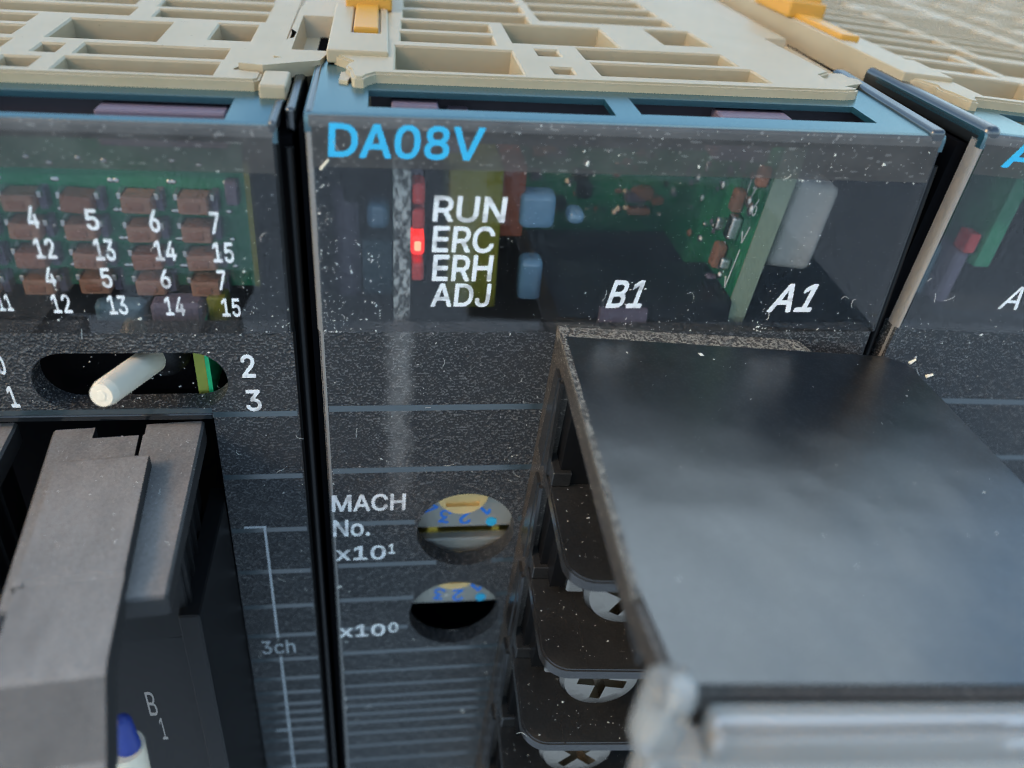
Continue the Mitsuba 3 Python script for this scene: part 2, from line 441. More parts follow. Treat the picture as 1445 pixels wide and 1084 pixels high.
for s, xs, zs, l in (('RUN', (6.36, 10.19), (-4.0, -5.46), .062), ('ERC', (6.36, 9.67), (-5.67, -7.23), .058), ('ERH', (6.39, 9.66), (-7.36, -8.94), .051), ('ADJ', (6.34, 9.64), (-9.09, -10.56), .054)):
    put('lettering', letters(s, xs, zs, l, -.004, True), 'print_white', mid, label=f'white {s} lettering')
for s, xs, zs in (('MACH', (.26, 4.97), (-24.32, -25.77)), ('No.', (.25, 2.64), (-26.49, -28.01)), ('x10', (.34, 3.65), (-28.9, -30.23)), ('1', (3.82, 4.28), (-28.8, -29.74)),
                  ('x10', (.26, 3.53), (-36.79, -38.1)), ('0', (3.77, 4.46), (-36.72, -37.8))):
    put('lettering', letters(s, xs, zs, .03, -.02, True), 'print_white', mid)
put('lettering', letters('B1', (16.65, 18.75), (-8.8, -10.6), .19, -.004, True), 'print_white', mid, label='white slanted B1 lettering')
put('lettering', letters('A1', (26.6, 29.35), (-8.95, -10.85), .23, -.004, True), 'print_white', mid, label='white slanted A1 lettering')
# seen through the window
pcb = put('circuit_board', bx(4.25, 5.2, 2.05, 13.5, -16, -1.2), 'board_green', mid)
put('board_edge', bx(4.25, 5.2, 1.95, 2.04, -13.4, -1.2), 'board_edge', pcb, label='dusty front edge of the board')
for i, z in enumerate((-4.75, -6.2, -7.75, -9.4)):
    led = put('indicator_lamp', rb(5.21, 5.98, 2.0, 3.6, z - .62, z + .56, .22), 'red_led', mid, label='red indicator lamp' + (' glowing' if i == 2 else ''))
    if i == 2:
        scene[led]['emitter'] = {'type': 'area', 'radiance': rgb(0.20, 0.0035, 0.002)}
        core = put('die', rb(5.40, 5.80, 1.93, 2.3, z - .34, z + .28, .12), 'red_led', led)
        scene[core]['emitter'] = {'type': 'area', 'radiance': rgb(0.75, 0.09, 0.05)}
    put('lamp_body', bx(5.21, 5.9, 3.7, 5.0, z - .8, z + .75), 'relay_purple', led)
put('coil', bx(7.45, 10.6, 5.0, 10.5, -20, -4.3, .1), 'olive_tape', mid, label='coil wrapped in yellow tape')
put('coil_core', bx(10.7, 12.2, 6.5, 12, -9.2, -4.6, .1), 'rust_tape', mid)
for x0_, x1_, y, z0_, z1_ in ((2.7, 4.1, 6, -8.7, -7.0), (11.9, 14.1, 6, -8.5, -6.2), (12.2, 13.7, 6.0, -13.7, -10.6), (15.0, 16.1, 6.5, -8.4, -7.5)):  # added blocks standing in for sky reflections on the window
    put('component', rb(x0_, x1_, y, y + 1.6, z0_, z1_, .45), 'pale_blue', mid, label='pale blue solid added for a sky reflection in the window')
put('component', bx(2.4, 4.2, 6.6, 9, -13.5, -9.6), 'blue_grey', mid)
put('capacitor', m3.Manifold.cylinder(7.0, .8, .8, 32).translate((1.5, 6.2, -12.8)), 'relay_purple', mid)
put('capacitor', m3.Manifold.cylinder(3.0, .55, .55, 32).translate((2.0, 5.2, -6.4)), 'dark_plastic', mid)
put('chip', bx(6.5, 11.0, 14, 16, -7.5, -2.2, .1), 'dark_plastic', mid)
put('chip', bx(7.0, 15.5, 10.6, 12, -20, -13.6), 'blue_grey', mid)
pcb2 = put('circuit_board', bx(25.6, 26.9, 2.1, 34, -12.8, -1.3), 'board_green', mid, pose((26.2, 0, -3), 6.5, 0) @ pose((-26.2, 0, 3)), label='large green circuit board with solder joints')
PM = pose((26.2, 0, -3), 6.5, 0) @ pose((-26.2, 0, 3))
put('board_edge', bx(25.6, 26.9, 2.0, 2.09, -12.8, -1.3), 'board_edge_pale', pcb2, PM)
for i in range(70):
    y, z = 3.4 + 26 * rng.uniform() ** 1.6, rng.uniform(-11.5, -2.6)
    r = rng.uniform(.08, .26)
    m = m3.Manifold.sphere(1, 10).scale((.5 * r + .1, r * rng.uniform(.7, 1.8), r * rng.uniform(.8, 2.2))).translate((25.55, y, z))
    put('solder_joint', m, ('solder', 'solder', 'relay_purple', 'amber')[i % 4], pcb2, PM)
for y, z, s, mt in ((4.9, -5.9, .75, 'amber'), (4.3, -7.4, .8, 'solder'), (5.0, -9.6, .85, 'amber'), (3.7, -9.6, .4, 'solder'), (6.1, -8.0, .45, 'solder'), (4.9, -11.4, .5, 'relay_purple'), (2.8, -3.6, .62, 'ceramic_orange')):
    put('component', rb(24.9, 25.62, y - s * .55, y + s * .55, z - s, z + s * .9, .2), mt, pcb2, PM)
def on_board(txt, y0, y1, z0, z1):
    m = letters(txt, (0, 1), (1, 0), 0, 0, False, 1)
    v = m.vertices.copy()
    m.vertices = np.column_stack([25.57 + v[:, 1] * .03, y1 + (y0 - y1) * v[:, 0], z0 + v[:, 2] * (z1 - z0)])
    return m
put('lettering', on_board('L7', 3.6, 4.7, -5.6, -4.3), 'print_white', pcb2, PM)
put('lettering', on_board('6', 2.7, 3.2, -6.1, -5.0), 'print_white', pcb2, PM)
for a, b in (((2.75, -6.7), (3.1, -7.9)), ((3.1, -7.9), (3.5, -7.3)), ((3.0, -8.3), (3.2, -11.0)), ((3.2, -11.0), (3.6, -10.4))):
    put('printed_line', rod((25.56, *a), (25.56, *b), .055, seg=6), 'print_white', pcb2, PM)
put('capacitor', rb(28.0, 30.9, 3.6, 7.2, -9.5, -3.9, .5), 'cap_white', mid, PM, label='cream box capacitor')
put('component', rb(30.9, 32.4, 5.0, 7.5, -6.9, -5.2, .3), 'dark_plastic', mid)
put('socket', ext_z([(26.9, 1.2), (31.4, 1.2), (32.6, 3.0), (32.0, 6), (27.5, 6)], -13.4, -10.2), 'void_black', mid)
put('socket', bx(14.6, 24.6, 1.6, 7.0, -13.6, -11.0), 'side_black', mid)
put('socket', bx(16.4, 19.3, 1.2, 1.6, -13.0, -11.4), 'relay_purple', mid)
put('shield', bx(28.6, 33.0, 10.5, 11.3, -12.5, -1.4), 'blue_grey', mid, label='dull blue grey inner wall')
bb = put('circuit_board', bx(11.5, 25.2, 16.2, 17.2, -13, -1.2), 'board_green', mid)
for i in range(90):
    x, z, r = rng.uniform(12, 25), rng.uniform(-12, -1.6), rng.uniform(.10, .32)
    put('solder_joint', m3.Manifold.sphere(1, 8).scale((r * rng.uniform(.7, 1.6), .5 * r + .1, r)).translate((x, 16.15, z)), ('solder', 'solder', 'amber', 'dark_plastic', 'cap_white')[i % 5], bb)
for i in range(14):
    x, z = rng.uniform(12.5, 24), rng.uniform(-11.5, -2.2)
    put('component', bx(x, x + rng.uniform(.6, 1.8), 15.3, 16.2, z, z + rng.uniform(.4, 1.1), .1), ('amber', 'dark_plastic', 'relay_purple')[i % 3], bb)
for a, b, c in ((4.2, 6.7, -.55), (22.4, 26.6, -.50), (7.2, 8.4, -.95)):
    put('relay', bx(a, b, 3.6, 6.0, -3.0, c, .1), 'relay_purple', mid)
put('inner_wall', bx(.6, 33, 5.4, 6.2, -3.0, -.34), 'relay_dark', mid)
put('tray', bx(0.5, 33.2, 2.2, 36, -13.8, -13.3), 'void_black', mid)
put('tray', bx(0.5, 33.2, 8.2, 9, -64, -13.85), 'void_black', mid)

# two rotary number switches behind the round holes
def rotary(cx, zc, zb, marks, dot):
    sw = put('number_switch', bx(cx - 3.6, cx + 3.6, 1.8, 8, zb, zb + 6.6, .12), 'dial_grey', mid, label='grey rotary number switch behind its hole')
    put('dial', union(cyl_y(cx - .15, zc, 1.75, 1.45, 1.9), cyl_y(cx - .15, zc, 1.45, 1.25, 1.9)) - bx(cx - 1.3, cx + 1.0, 1.1, 1.6, zc - .9, zc - .35), 'dial_orange', sw, label='orange dial')
    for s, x, z, a in marks:
        m = letters(s, (-.42, .42), (.62, -.62), 0, 0, True, .02)
        rr = trimesh.transformations.rotation_matrix(math.radians(a), [0, 1, 0])
        m.apply_transform(rr)
        m.apply_translation((x, 1.79, z))
        put('digit', m, 'blue_ink', sw)
    put('dot', cyl_y(dot[0], dot[1], .40, 1.74, 1.8, 24), 'print_blue', sw)
    return sw
s1 = rotary(9.0, -25.9, -29.25, (('4', 6.7, -27.3, 215), ('3', 7.7, -28.15, 190), ('2', 9.1, -28.3, 180), ('1', 10.35, -27.6, 140)), (10.97, -28.75))
put('terminal', bx(5.6, 12.4, 2.5, 6, -31.1, -30.3), 'brass', s1)
put('terminal', bx(6.6, 7.3, 2.9, 5, -30.3, -29.25), 'brass', s1)
put('terminal', bx(11.2, 11.7, 2.7, 5, -30.3, -29.25), 'brass', s1)
put('spacer', bx(5.4, 12.6, 2.2, 7, -32.6, -31.15), 'lever_cream', s1)
rotary(8.7, -33.4, -36.95, (('3', 7.5, -35.95, 190), ('2', 8.9, -36.15, 180), ('1', 10.1, -35.3, 140)), (10.62, -36.45))

# vented beige body of the centre module
out_mid = [(2.05, 7.9), (1.75, 7.3), (1.75, 6.8), (2.0, 6.3), (2.15, 5.0), (2.3, 4.7), (2.75, 4.65), (2.95, 5.2), (3.4, 5.75), (30.6, 6.1), (31.4, 6.3), (31.7, 6.6), (30.6, 7.5), (30.8, 9.5), (31.9, 10.3), (31.9, 60), (0.9, 60), (0.9, 9.3)]
put('housing', housing(out_mid, POCKETS, -2.0, .58, taper_mid), 'beige', mid, label='beige vented housing')
put('latch_plate', rb(0.62, 4.1, 9.1, 13.6, .3, .85, .12) + rb(.62, 1.9, 9.1, 60, .1, .85, .12) + rb(3.6, 4.1, 9.1, 60, .1, .8, .12), 'beige', mid)
put('hook', ext_z([(1.45, 5.4), (1.9, 5.2), (2.1, 6.3), (1.9, 7.2), (1.5, 6.9)], -.6, .2), 'beige', mid)
lock_tab(mid, ID, 2.0, 14.2, .62)
put('side_rail', rb(32.75, 33.65, -.02, 12.5, -.5, .28, .25), 'rail', mid)
put('side_rail', rb(0.02, .4, .3, 9.0, -.6, .06, .15), 'rail', mid)


def side_latch(parent, M, dx, dy, z):
    o = [(-2.35, 9.6), (-1.6, 9.2), (.45, 9.9), (.7, 11.4), (.75, 40), (-1.75, 40), (-1.75, 25), (-1.95, 16.5), (-1.55, 15.6), (-1.6, 14.2), (-2.1, 13.4)]
    m = ext_z([(x + dx, y + dy) for x, y in o], z - 2.2, z)
    cut = m3.Manifold.batch_hull([bx(-1.3 + dx, .3 + dx, 11.6 + dy, 20 + dy, z - 1.3, z - 1.29), bx(-1.5 + dx, .9 + dx, 11.2 + dy, 20.6 + dy, z, z + .1)])
    k = put('side_latch', m - cut, 'beige', parent, M, label='beige side latch with a sunken face')
    bar = ext_z([(x + dx, y + dy) for x, y in [(-4.0, 7.55), (-2.7, 7.25), (-.9, 8.2), (.25, 8.75), (.45, 9.6), (-.1, 10.3), (-1.0, 9.6), (-3.2, 8.3)]], z - .75, z + .06)
    put('arm', bar, 'beige', k, M)


# ---- left module
left = module('left module with rows of amber lamps numbered 4 to 15', ID, -35.2, -1.32, -.62, -3.05, -12.28, [(-17.5, -3.9, .7, 4.1)], {})
pl = bx(-35.1, -1.36, 0, 1.5, -64, -12.28)
slot = m3.Manifold.batch_hull([cyl_y(-13.75, -15.45, 1.9, -1, 3), cyl_y(-7.07, -15.45, 1.9, -1, 3)])
pl = pl - slot - bx(-40, -6.25, -1, 4, -70, -18.05)
lp = put('front_panel', pl, 'panel_black', left, ID, 25, label='grained black panel with a long rounded slot')
put('panel_lip', bx(-35, -6.3, -.10, .6, -18.12, -17.72, .06), 'gloss_black', left)
put('panel_lip', bx(-35, -6.3, -.02, .1, -17.70, -17.35), 'stripe_tint', left)
put('panel_edge', ext_z([(-1.36, 0.3), (-1.36, -.004), (-1.28, .1), (-1.24, .4)], -64, -12.28), 'edge_dark', left)
for z in STRIPES:
    xa = -6.2
    put('stripe', bx(-6.2 if z < -18 else -6.25, -1.45, -.014, .1, z - .29 - .19, z - .29 + .19), 'stripe_tint', lp, ID, False)
for s, xs, zs, l in [('4', [-13.71, -13.2], [-5.01, -6.18], -0.043), ('5', [-10.98, -10.37], [-5.11, -6.24], -0.035), ('6', [-7.97, -7.47], [-5.08, -6.3], -0.025), ('7', [-5.01, -4.54], [-5.14, -6.34], -0.008), ('12', [-13.73, -12.76], [-6.71, -7.84], -0.035), ('13', [-10.88, -9.89], [-6.7, -7.93], -0.024), ('14', [-7.96, -6.9], [-6.77, -7.89], -0.018), ('15', [-5.07, -4.01], [-6.81, -7.98], -0.0), ('4', [-13.59, -13.09], [-8.32, -9.42], -0.045), ('5', [-10.85, -10.33], [-8.34, -9.49], -0.035), ('6', [-7.93, -7.41], [-8.39, -9.51], -0.027), ('7', [-5.01, -4.58], [-8.4, -9.58], -0.008), ('11', [-16.23, -15.54], [-9.91, -10.9], -0.05), ('12', [-13.58, -12.65], [-9.89, -11.02], -0.035), ('13', [-10.8, -9.83], [-9.95, -11.11], -0.026), ('14', [-7.92, -6.91], [-10.02, -11.15], -0.018), ('15', [-4.99, -4.01], [-10.09, -11.23], -0.009), ('2', [-4.35, -3.59], [-13.66, -15.24], -0.0), ('3', [-4.32, -3.44], [-16.08, -17.61], -0.0), ('0', [-17.27, -16.82], [-13.54, -14.89], -0.052), ('1', [-17.14, -16.69], [-15.68, -17.13], -0.055), ('3ch', [-5.35, -3.0], [-38.11, -39.52], -0.007)]:
    put('lettering', letters(s, xs, zs, l, -.006, len(s) < 3), 'print_grey' if s == '3ch' else 'print_white', left)
for x0_, x1_, z0_, z1_ in ((-5.4, -4.0, -26.98, -26.82), (-4.2, -4.04, -37.8, -26.9), (-4.16, -4.0, -56, -39.85), (-5.15, -4.1, -48.9, -48.74)):
    put('printed_line', bx(x0_, x1_, -.03, .02, z0_, z1_), 'print_grey', lp, ID, False)
lb = put('circuit_board', bx(-34, -3.9, 5.0, 6.2, -11.9, -3.0), 'board_green', left, label='green circuit board behind the window')
for j in range(4):
    for i in range(6):
        x, z = (-15.35, -12.45, -9.37, -6.40)[i] if i < 4 else (-18.3, -21.3)[i - 4], (-6.3, -7.97, -9.70, -11.33)[j]
        x, z = x + rng.normal(0, .05), z + rng.normal(0, .04)
        k = put('amber_lamp', bx(x - .84, x + .78, 3.4, 4.9, z - .50, z + .44, .10), ('amber', 'amber_dark')[int(rng.uniform() < .4)], left, pose((x, 0, z), rng.normal(0, 2.2), 0) @ pose((-x, 0, -z)))
        put('lens', rb(x - .55, x + .35, 3.32, 3.6, z - .30, z + .16, .1), 'amber_dark', k)
        for sx in (-1.0, .92):
            put('lead', bx(x + sx - .14, x + sx + .14, 3.9, 5.0, z + .12, z + .5, .05), 'solder', k)
            put('base', bx(x + .80, x + 1.15, 4.2, 5.0, z - .6, z + .5), 'relay_purple', k) if sx > 0 else None
for x, z in [(-13.9, -4.6), (-12.4, -4.3), (-11.1, -4.4), (-7.6, -4.3), (-6.2, -4.5), (-15.0, -4.3)] + [(x_ + dx_, z_) for x_ in (-15.35, -12.45, -9.37, -6.40) for dx_ in (-1.3, 1.5) for z_ in (-5.5, -7.2, -8.9, -10.6)]:
    put('solder_joint', m3.Manifold.sphere(.20, 10).scale((1, .5, .8)).translate((x, 4.95, z)), 'solder', lb)
put('component', bx(-4.9, -4.2, 4.3, 5, -6.6, -5.2, .1), 'relay_purple', lb)
put('board_edge', bx(-3.9, -3.6, 4.9, 6.2, -11.9, -4.3), 'olive_tape', lb)
put('component', rb(-19, -15.4, 7, 9, -12, -7.2, .3), 'pale_blue', left)
put('component', rb(-12.6, -9.8, 2.8, 4, -14.1, -12.0, .4), 'blue_grey', left)
put('component', bx(-9.4, -6.6, 2.4, 4, -13.9, -11.8, .2), 'relay_purple', left)
put('component', bx(-6.4, -5.3, 3, 4.5, -13.9, -11.7, .1), 'olive_tape', left)
put('socket', bx(-34, -3, 7.5, 8.5, -18, -1.6), 'void_black', left)
put('relay', bx(-10.6, -4.2, 3.2, 4.7, -3.0, -1.15, .1), 'relay_purple', left)
put('inner_wall', bx(-34, -2, 4.75, 5.2, -3.0, -.97), 'relay_dark', left)
# lever switch in the slot
lv = put('lever', rod((-9.6, 2.2, -15.25), (-10.72, -3.2, -13.95), .82, .74), 'lever_cream', left, ID, 40, label='cream toggle lever poking out of the slot')
put('tip', union(rod((-10.72, -3.2, -13.95), (-10.82, -3.62, -13.86), .74, .62), rod((-10.82, -3.62, -13.86), (-10.83, -3.66, -13.85), .30, .26)), 'lever_cream', lv, ID, 30)
put('collar', m3.Manifold.sphere(1.45, 40).translate((-9.2, 3.1, -15.4)), 'dark_plastic', left)
put('switch_body', bx(-16, -7.6, 4.4, 8, -19, -12.6), 'void_black', left)
put('guide', bx(-7.35, -6.75, 1.9, 6.5, -18, -13), 'board_edge_green', left, label='green edge of a circuit board in the slot')
put('guide', bx(-6.74, -6.5, 1.9, 6.5, -18, -13), 'board_bright', left)
put('recess_wall', bx(-6.24, -5.9, .0 + 1.52, 9, -64, -18.2), 'side_black', left)
put('recess_back', bx(-35, -6.3, 8.6, 9, -64, -18.2), 'void_black', left)
# beige body of the left module
out_left = [(-24.6, 5.4), (-3.0, 5.5), (-2.72, 5.8), (-2.72, 7.1), (-4.2, 7.4), (-3.9, 8.0), (-2.6, 8.9), (-2.15, 10.5), (-2.0, 13), (-1.9, 60), (-24.6, 60)]
put('housing', housing(out_left, POCKETS_LEFT, -2.6, .0), 'beige', left, label='beige vented housing')
put('corner_post', rb(-2.62, -1.2, 4.3, 7.2, -.75, .08, .16), 'beige', left)
side_latch(left, ID, 0, 0, .25)
put('side_rail', rb(-1.75, -1.30, -.03, 5.4 - 1.6, -1.1, -.42, .2), 'rail', left)
put('side_rail', rb(-1.1, -.55, 2.0, 10.5, -1.6, -.35, .2), 'rail', left)

# ---- right module, sitting a little crooked in the rack
MR = pose((35.9, 0, .25), 5, 4)
right = module('right module cut by the picture edge, beside the big terminal block', MR, 0.0, 33.7, 0.0, -2.3, -12.2, [(4.6, 16, 1.9, 4.7), (18, 31, 1.9, 4.7)], {})
rp = put('front_panel', bx(.06, 33.3, 0, 1.25, -64, -12.2), 'panel_black', right, MR, 25)
put('panel_edge', ext_z([(0.02, 0.42), (0.09, 0.10), (0.345, -.006), (0.345, 0.3)], -64, -12.2), 'edge_highlight_dust', right, MR)
stripes(rp, MR, .4, 33, 0, STRIPES[:8])
put('lettering', letters('AD', (1.95, 6.0), (-.25, -1.75), .05, -.012, True, .05), 'print_blue', right, MR, label='blue lettering starting with A')
put('lettering', letters('A', (6.9, 8.3), (-8.9, -10.5), .2), 'print_white', right, MR)
put('circuit_board', bx(5.2, 6.3, 2.0, 13, -8.6, -1.4), 'board_green', right, MR)
rl = put('indicator_lamp', rb(4.2, 5.0, 2.2, 3.4, -7.9, -6.6, .15), 'red_led', right, MR, label='red indicator lamp')
put('coil', bx(4.0, 5.0, 2.4, 6, -12.5, -7.9, .2), 'relay_purple', right, MR)
put('component', bx(.8, 3.9, 3.5, 9, -12.4, -8.0, .2), 'blue_grey', right, MR)
put('socket', bx(3.0, 12, 1.2, 4, -13.2, -11.4, .2), 'side_black', right, MR)
put('housing', housing(out_mid[:9] + [(80, 5.9), (80, 95), (.9, 60), (.9, 9.3)], POCKETS_R, -2.0, .58), 'beige', right, MR, label='beige vented housing')
put('latch_plate', rb(0.4, 4.1, 9.1, 13.6, .3, .85, .12) + rb(.4, 1.9, 9.1, 60, -2, .85, .12), 'beige', right, MR)
lock_tab(right, MR, .7, 17.6, .8)
put('side_rail', rb(0.0, 1.1, .0, 12.6, -1.0, .32, .4), 'rail', right, MR)
side_latch(mid, pose((34.2, 0, 0), 0, 3), -.9, .2, .25)

# ---------------------------------------------------------------- screw terminal block on the middle module
MB = pose((13.65, 0, -12), 3.5, -1.5)
tb = thing('terminal_block', 'big black screw terminal block jutting out under the B1 lettering', 'terminal block')
put('top_plate', ext_z([(0, .28), (15.0, .5), (15.3, -.6), (20.0, -.75), (21.3, -1.6), (22.1, -13), (22.4, -24.6), (.55, -24.6), (.0, -20)], -1.1, 0.0), 'block_black', tb, MB, label='grained black cover of the block')
lbl = ext_z([(.32, -1.15), (20.0, -1.0), (21.3, -1.75), (21.95, -13), (22.2, -24.4), (.85, -24.4), (.32, -20)], .0, .2)
put('label_strip', lbl, 'label_black', tb, MB, label='smooth black strip shining with the sky')
put('back_ledge', union(ext_z([(-.02, .5), (-.02, -.9), (.25, -1.3), (15.5, -1.1), (14.95, .5)], -.4, .15)), 'ledge', tb, MB, label='rough grey ledge along the back of the block')
put('rim', ext_x([(.25, -.05), (.25, .12), (-.1, .24), (-20.5, .26), (-20.5, 0), (-.2, 0)], -.02, .30), 'ledge', tb, MB)
put('body', bx(.0, 20, -3.4, 1.2, -52, -1.1), 'block_black', tb, MB)
put('body', bx(.55, 20, -5.0, -3.4, -52, -1.1), 'side_black', tb, MB)
for k, z in enumerate((-7.45, -15.1, -22.8, -30.5, -38.2)):
    # barrier plate with rounded front corners
    f = min(1.0 + .45 * k, 2.2)
    pts = [(0.0, -3.2), (0.0, -11.2 + f)] + [(1.6 - 1.6 * math.cos(a), -11.9 + f - 1.7 * math.sin(a)) for a in np.linspace(0, math.pi / 2, 9)] + [(19, -13.7 + f), (19, -3.2)]
    bar = m3.CrossSection([ccw(pts)])
    plate = union(bar.extrude(.62).translate((0, 0, z - .72)), bar.offset(-.10, m3.JoinType.Round).extrude(.1).translate((0, 0, z - .101)))
    bk = put('barrier', plate, 'block_smooth', tb, MB, label=('uppermost', 'second', 'third', 'fourth', 'lowest')[k] + ' rounded barrier plate')
    put('ridge', bx(2.55, 2.66, -11.8, -3.4, z - .04, z + .05), 'block_smooth', bk, MB)
    # stepped rib on the flank above each barrier
    put('flank_rib', ext_x([(-3.3, z + 6.2), (-2.3, z + 6.2), (-1.7, z + .2), (-3.3, z - .1)], -.22, .1), 'block_smooth', bk, MB)
    put('flank_rib', ext_x([(-4.4, z + .1), (-3.6, z + 6.0), (-3.25, z + 6.0), (-3.25, z + .1)], -.12, .1), 'block_smooth', bk, MB)
    put('flank_step', bx(.1, 1.2, -5.3, -3.3, z, z + 1.0, .05), 'block_smooth', bk, MB)
    # screw under the plate: pan head facing forward with a cross recess, on a square washer plate
    if k < 4:
        MS = MB @ pose((0, .75 * f, 0))
        cx, cz = 4.2, z - 2.75 - .2 * k
        sc = put('screw', (m3.Manifold.batch_hull([cyl_y(cx, cz, 2.5, -11.3, -10.2, 48), cyl_y(cx, cz, 2.25, -11.65, -11.6, 48), cyl_y(cx, cz, 1.5, -11.85, -11.8, 48)])
                           - bx(cx - 1.5, cx + 1.5, -13, -11.0, cz - .34, cz + .34).translate((-cx, 0, -cz)).rotate((0, (28, 8, 40, 15)[k], 0)).translate((cx, 0, cz))
                           - bx(cx - .34, cx + .34, -13, -11.0, cz - 1.5, cz + 1.5).translate((-cx, 0, -cz)).rotate((0, (28, 8, 40, 15)[k], 0)).translate((cx, 0, cz))),
                 'screw_metal', tb, MS, 25, label='bright cross head screw under its barrier plate')
        put('washer', bx(1.1, 7.6, -10.1, -9.5, z - 4.4, z - .9, .12), 'screw_metal', sc, MS)
    put('pocket_back', bx(1.0, 19, -6.5, -5, z - 7, z - .7), 'side_black', bk, MB)
put('skirt', bx(.25, .8, -22, -4.2, -1.9, -1.05, .05), 'block_smooth', tb, MB)
# clear hinged cover: its bar across the front and the knuckle at its left end
cv = put('hinged_cover', rb(1.7, 24, -26.4, -24.95, -1.7, .04, .3), 'milky', tb, MB, 40, label='clear plastic cover bar across the front of the block')
put('cover_face', rb(1.6, 24, -26.1, -25.3, -14, -1.75, .25), 'clear_cover', cv, MB, 40)
kn = union(rb(-.95, .75, -26.2, -24.7, -1.6, 2.0, .55, 28), rb(-.5, 1.7, -26.4, -24.9, -5.5, -.9, .5, 28))
kn = kn - m3.Manifold.sphere(.42, 24).translate((.15, -26.3, .75))
put('knuckle', kn, 'milky', cv, MB, 40)
put('pin', rod((-.2, -25.5, -.9), (.25, -25.5, 1.4), .38, .34), 'clear_cover_edge', cv, MB, 40)
put('knuckle_post', rb(-1.2, 1.9, -26.6, -25.2, -14, -4.6, .5, 24), 'clear_cover', cv, MB, 40)

# ---------------------------------------------------------------- cable connectors on the left module
def connector(M, label):
    c = thing('cable_connector', label, 'connector', 'grey connectors plugged in under the slotted panel')
    base = m3.Manifold.batch_hull([bx(-8.25, 0, -.4, .6, -1.5, 0, .14), bx(-7.9, -.62, -13.2, -12, -1.35, 0, .14)]) - bx(-6.0, -3.2, -.55, 2, -2, 1) - bx(-3.5, -3.28, -3.5, .5, -2, 1)
    put('hood', base, 'sheen_dust_plastic', c, M)
    lat = ext_x([(-3.45, -.05), (-3.5, .82), (-3.8, .95), (-12.2, 1.0), (-12.5, .82), (-17.2, .82), (-17.8, .6), (-20.2, -1.7), (-20.6, -1.85), (-24, -2.0), (-24, -4), (-19, -3.4), (-16.5, -.9), (-13.4, -.5), (-13.3, -.05)], -7.0, -2.45)
    lat = lat - bx(-7.5, -6.88, -24, -12.6, -8, 2) if False else lat
    k = put('latch_arm', lat, 'sheen_dust_plastic', c, M, 25)
    for q in range(4):
        put('rib', bx(-.95, -.70, -8.2 + 1.9 * q, -7.8 + 1.9 * q, -8, -1.4), 'dark_plastic', c, M)
    put('nub', rb(-7.25, -6.6, -12.6, -11.8, .1, .95, .2), 'sheen_dust_plastic', k, M)
    put('shank', bx(-7.6, -.9, -8.5, .4, -8.4, -1.36, .1), 'dark_plastic', c, M)
    return c
MC = pose((-6.9, 0, -18.6), 0, 5)
connector(MC, 'dusty black connector, sky sheen painted grey on its upward faces, with a raised latch arm, left of the white 3ch scale')
connector(pose((-17.3, .1, -18.6), 0, 5), 'connector with sky sheen painted grey on top, cut off at the left picture edge')
rc = thing('connector_socket', 'black socket marked B1 below the grey connector', 'socket')
put('shell', bx(-22, -6.6, -8, 1.4, -64, -27.5, .2), 'dark_plastic', rc)
put('flange', bx(-7.5, -6.35, -9.2, 1.4, -64, -24.6, .1), 'dark_plastic', rc)
put('lettering', letters('B', (-10.7, -10.2), (-32.4, -34.7), 0, -8.03), 'print_dim', rc)
put('lettering', letters('1', (-10.3, -10.0), (-35.0, -37.2), 0, -8.03), 'print_dim', rc)
w = thing('wire', 'blue wire end in a cream sleeve beside the grey latch', 'wire')
put('insulation', union(rod((-9.15, -15, -27.4), (-9.1, -15, -25.4), .62, .46), m3.Manifold.sphere(.46, 24).translate((-9.1, -15, -25.4))), 'wire_blue', w, ID, 50)
put('sleeve', rod((-9.6, -15, -33), (-9.3, -15, -27.3), 1.0, .95), 'ferrule_cream', w, ID, 40)

# ---------------------------------------------------------------- dust and lint
def fleck(c, u, v, n, a, b, h, ang):
    ca, sa = math.cos(ang), math.sin(ang)
    p, q = u * ca + v * sa, -u * sa + v * ca
    k = rng.integers(5, 8)
    an = np.sort(rng.uniform(0, 2 * math.pi, k))
    ring = np.array([c + p * a * math.cos(t) * rng.uniform(.7, 1.1) + q * b * math.sin(t) * rng.uniform(.7, 1.1) for t in an])
    V = np.vstack([ring, [c + n * h]])
    return V, np.array([[i, (i + 1) % k, k] for i in range(k)])


def fibre(c, u, v, n, L, r, ang):
    bend = rng.normal(0, 1.1)
    pts, d = [], ang
    p = np.array(c, float)
    for i in range(8):
        pts.append(p + n * (r + .06 * rng.uniform()))
        d += bend / 7 + rng.normal(0, .22)
        p = p + (u * math.cos(d) + v * math.sin(d)) * L / 7
    pts = np.array(pts)
    t = np.gradient(pts, axis=0); t /= np.linalg.norm(t, axis=1, keepdims=True)
    a = np.cross(t, n); a /= np.linalg.norm(a, axis=1, keepdims=True)
    b = np.cross(t, a)
    V = np.vstack([pts + r * (a * math.cos(q) + b * math.sin(q)) for q in (0, 2.1, 4.2)])
    F, N = [], len(pts)
    for i in range(N - 1):
        for s in range(3):
            x, y = s * N + i, ((s + 1) % 3) * N + i
            F += [[x, y, x + 1], [y, y + 1, x + 1]]
    return V, np.array(F)


VV, FF, off = [], [], 0
def emit(vf, M):
    global off
    v, f = vf
    VV.append(v @ M[:3, :3].T + M[:3, 3]); FF.append(f + off); off += len(v)

